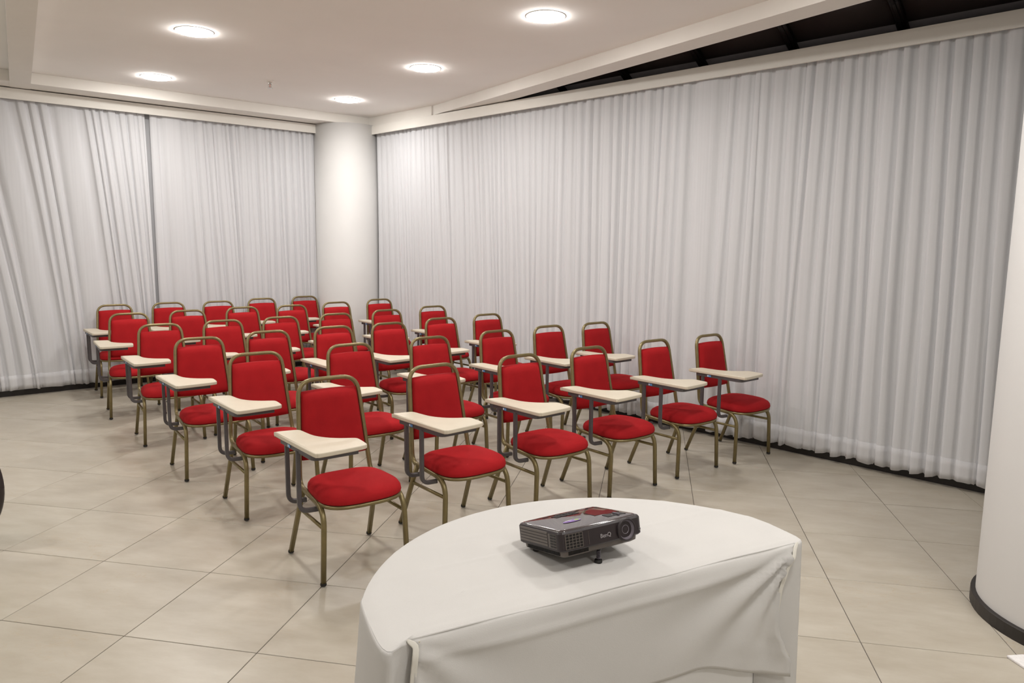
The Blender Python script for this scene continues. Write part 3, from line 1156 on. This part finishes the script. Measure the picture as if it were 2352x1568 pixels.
# zoom window recess at the front right of the lid: dark well, raised plate behind it
lidbox('lens_cover_plate', .030, .118, -.040, .012, 'ptop', .0012, lid)
lidbox('zoom_well', .048, .112, -.078, -.050, 'pdark', .0012, lid)
lidbox('zoom_lever', .084, .090, -.078, -.052, 'pring', .004, lid)
# front: the front plane is y=-PD (bowed by BOW)


def fy(x):
    return -PD - BOW * (1 - (x / PW) ** 2)


def frontbox(name, x0, x1, z0, z1, m, proud=.001, parent=None):
    bm = box_bm(x0, x1, -proud, .003, z0, z1)
    for q in bm.verts:
        q.co.y += fy(q.co.x)
    return pj(name, bm, m, parent or body)


# vent on the front left: dark field with vertical and horizontal bars
frontbox('vent', -.126, -.072, -.053, -.014, 'pdark', .0006)
for k in range(6):
    x = -.126 + .054 * k / 5
    frontbox('vent_bar', x - .0008, x + .0008, -.053, -.014, 'pside', .0016)
for k in range(6):
    z = -.053 + .039 * k / 5
    frontbox('vent_bar', -.126, -.072, z - .0006, z + .0006, 'pside', .0014)
frontbox('panel_line', -.0525, -.0517, -.052, -.015, 'pside', .0008)
for k in range(16):
    x = -.112 + k * .0042
    bm = box_bm(x, x + .0018, -PD + .0078, -PD + .012, -.0725, -.0615)
    pj('slot', bm, 'pdark', lowc)
# left side (x=-PW): ridges and small vent
for k in range(5):
    z = -.050 + k * .0082
    bm = box_bm(-PW - .0012, -PW + .002, -PD + .062, PD - .018, z, z + .0062, .0006, 1)
    pj('side_slat', bm, 'pside', body)
bm = box_bm(-PW - .0004, -PW + .002, -PD + .020, -PD + .058, -.052, -.014)
pj('side_panel', bm, 'pside', body)
for r in range(5):
    for k in range(2):
        y = -PD + .022 + k * .0145
        z = -.050 + r * .0074
        bm = box_bm(-PW - .0010, -PW + .002, y, y + .012, z, z + .0052)
        pj('vent_slot', bm, 'pdark', body)
for k in range(44):
    y = -PD + .026 + k * .0037
    bm = box_bm(-PW + .0098, -PW + .014, y, y + .0015, -.0725, -.0610)
    pj('slot', bm, 'pdark', lowc)
# lens
LX, LZ = .076, -.036
lr = .0285


def lens_ring(prof, m, name, parent, n=40):
    bm = lathe_bm(prof, n)
    R_ = Matrix.Translation((LX, fy(LX), LZ)) @ Matrix.Rotation(PI / 2, 4, 'X')
    bmesh.ops.transform(bm, matrix=R_, verts=bm.verts)
    return pj(name, bm, m, parent, True)


ln = lens_ring([(lr + .0035, -.004), (lr + .0035, .006), (lr + .0015, .0085), (lr - .001, .0085), (lr - .002, .006)], 'pbody', 'lens_mount', None)
lens_ring([(lr - .002, .0062), (lr - .008, -.004), (lr - .012, -.006)], 'pring', 'lens_cone', ln)
lens_ring([(lr - .012, -.006), (lr - .013, -.002), (lr - .016, -.002), (lr - .017, -.008), (0, -.008)], 'pdark', 'lens_barrel', ln)
lens_ring([(lr - .0155, -.0020), (lr - .0160, .0005), (lr - .0175, .0005), (lr - .0185, -.006)], 'pring', 'lens_rim', ln)
lens_ring([(.0115, -.006), (.009, -.004), (.005, -.0027), (0, -.0022)], 'plens', 'lens_glass', ln)
bm = lathe_bm([(.0042, 0), (.0042, .0012), (0, .0012)], 16)
bmesh.ops.transform(bm, matrix=Matrix.Translation((.128, fy(.128), -.044)) @ Matrix.Rotation(PI / 2, 4, 'X'), verts=bm.verts)
pj('sensor', bm, 'plens', body, True)
# maker's name on the front
cu = bpy.data.curves.new('name', 'FONT')
cu.body = 'BenQ'
cu.size = .0158
cu.align_x = 'CENTER'
cu.align_y = 'CENTER'
cu.extrude = .0003
cu.offset = 0.0
tmp = bpy.data.objects.new('name', cu)
COL.objects.link(tmp)
bpy.context.view_layer.update()
me = bpy.data.meshes.new_from_object(tmp.evaluated_get(bpy.context.evaluated_depsgraph_get()))
bpy.data.objects.remove(tmp)
bm = bmesh.new()
bm.from_mesh(me)
bpy.data.meshes.remove(me)
bmesh.ops.transform(bm, matrix=Matrix.Translation((.004, fy(.004) - .0010, -.038)) @ Matrix.Rotation(PI / 2, 4, 'X'), verts=bm.verts)
pj('lettering', bm, 'logo', body)
# feet: threaded screw foot at the front, two low pads at the back
PI_ = PLOC.copy()
base = Vector((0, -PD + .026, -.077))
top_w = PLOC @ base
fb = bmesh.new()
pts = []
h_foot = top_w.z
lathe_bm([(0, h_foot + .006), (.0065, h_foot + .006), (.0065, h_foot - .004), (.0046, h_foot - .005), (.0046, .008), (0, .008)], 16, fb, (top_w.x, top_w.y))
ft = obj('screw_foot', fb, 'pdark', PJ, True)
nt_ = max(4, int((h_foot - .016) / .0042))
for k in range(nt_):
    z = .0125 + k * .0042
    obj('thread', lathe_bm([(.0040, z - .0012), (.0068, z), (.0040, z + .0012)], 16, None, (top_w.x, top_w.y)), 'pring', ft, True)
obj('foot_pad', lathe_bm([(0, 0), (.0105, 0), (.0112, .003), (.0105, .0085), (.005, .009), (0, .009)], 20, None, (top_w.x, top_w.y)), 'rubber', ft, True)
for sx in (-1, 1):
    b_ = PLOC @ Vector((sx * (PW - .034), PD - .040, -.076))
    obj('rear_foot', lathe_bm([(0, 0), (.009, 0), (.010, .003), (.010, b_.z + .002), (0, b_.z + .002)], 16, None, (b_.x, b_.y)), 'rubber', PJ, True)

# ------------------------------------------------------------------ small things at the edges of the view
gm = thing('framed_disc', 'round dark-rimmed disc of green glass standing on the tiles', 'glass disc', (-2.955, 3.60, 0), 0.0)
RD = .345
pts = [(RD * math.cos(2 * PI * k / 64), 0, RD + RD * math.sin(2 * PI * k / 64) + .012) for k in range(65)]
obj('rim', sweep_bm(pts, .014, .012, 8, 3.0, up=Vector((0, 1, 0)), cap=False), 'frame_dark', gm, True)
bm = lathe_bm([(0, .004), (RD - .008, .004), (RD - .008, -.004), (0, -.004)], 64)
bmesh.ops.transform(bm, matrix=Matrix.Translation((0, 0, RD + .012)) @ Matrix.Rotation(PI / 2, 4, 'X'), verts=bm.verts)
obj('glass', bm, 'green_glass', gm)
for s in (-1, 1):
    obj('foot', box_bm(-.10 * s - .015, -.10 * s + .015, -.09, .09, 0, .03, .004), 'frame_dark', gm)

rg = random.Random(9)
poly = [(2.007, 2.742), (2.075, 2.750), (2.140, 2.741), (2.20, 2.62), (2.28, 2.44), (2.19, 2.40), (2.10, 2.44), (2.05, 2.56), (2.022, 2.655)]
cx, cy = 2.12, 2.58
tw = obj('white_cloth', prism_bm([(x - cx, y - cy) for x, y in poly], 0.0, 0.012, .004, 2), 'towel', None, True, (cx, cy, 0.0))
tag(tw, 'white towelling cloth lying flat on the tiles by the thick column', 'cloth')
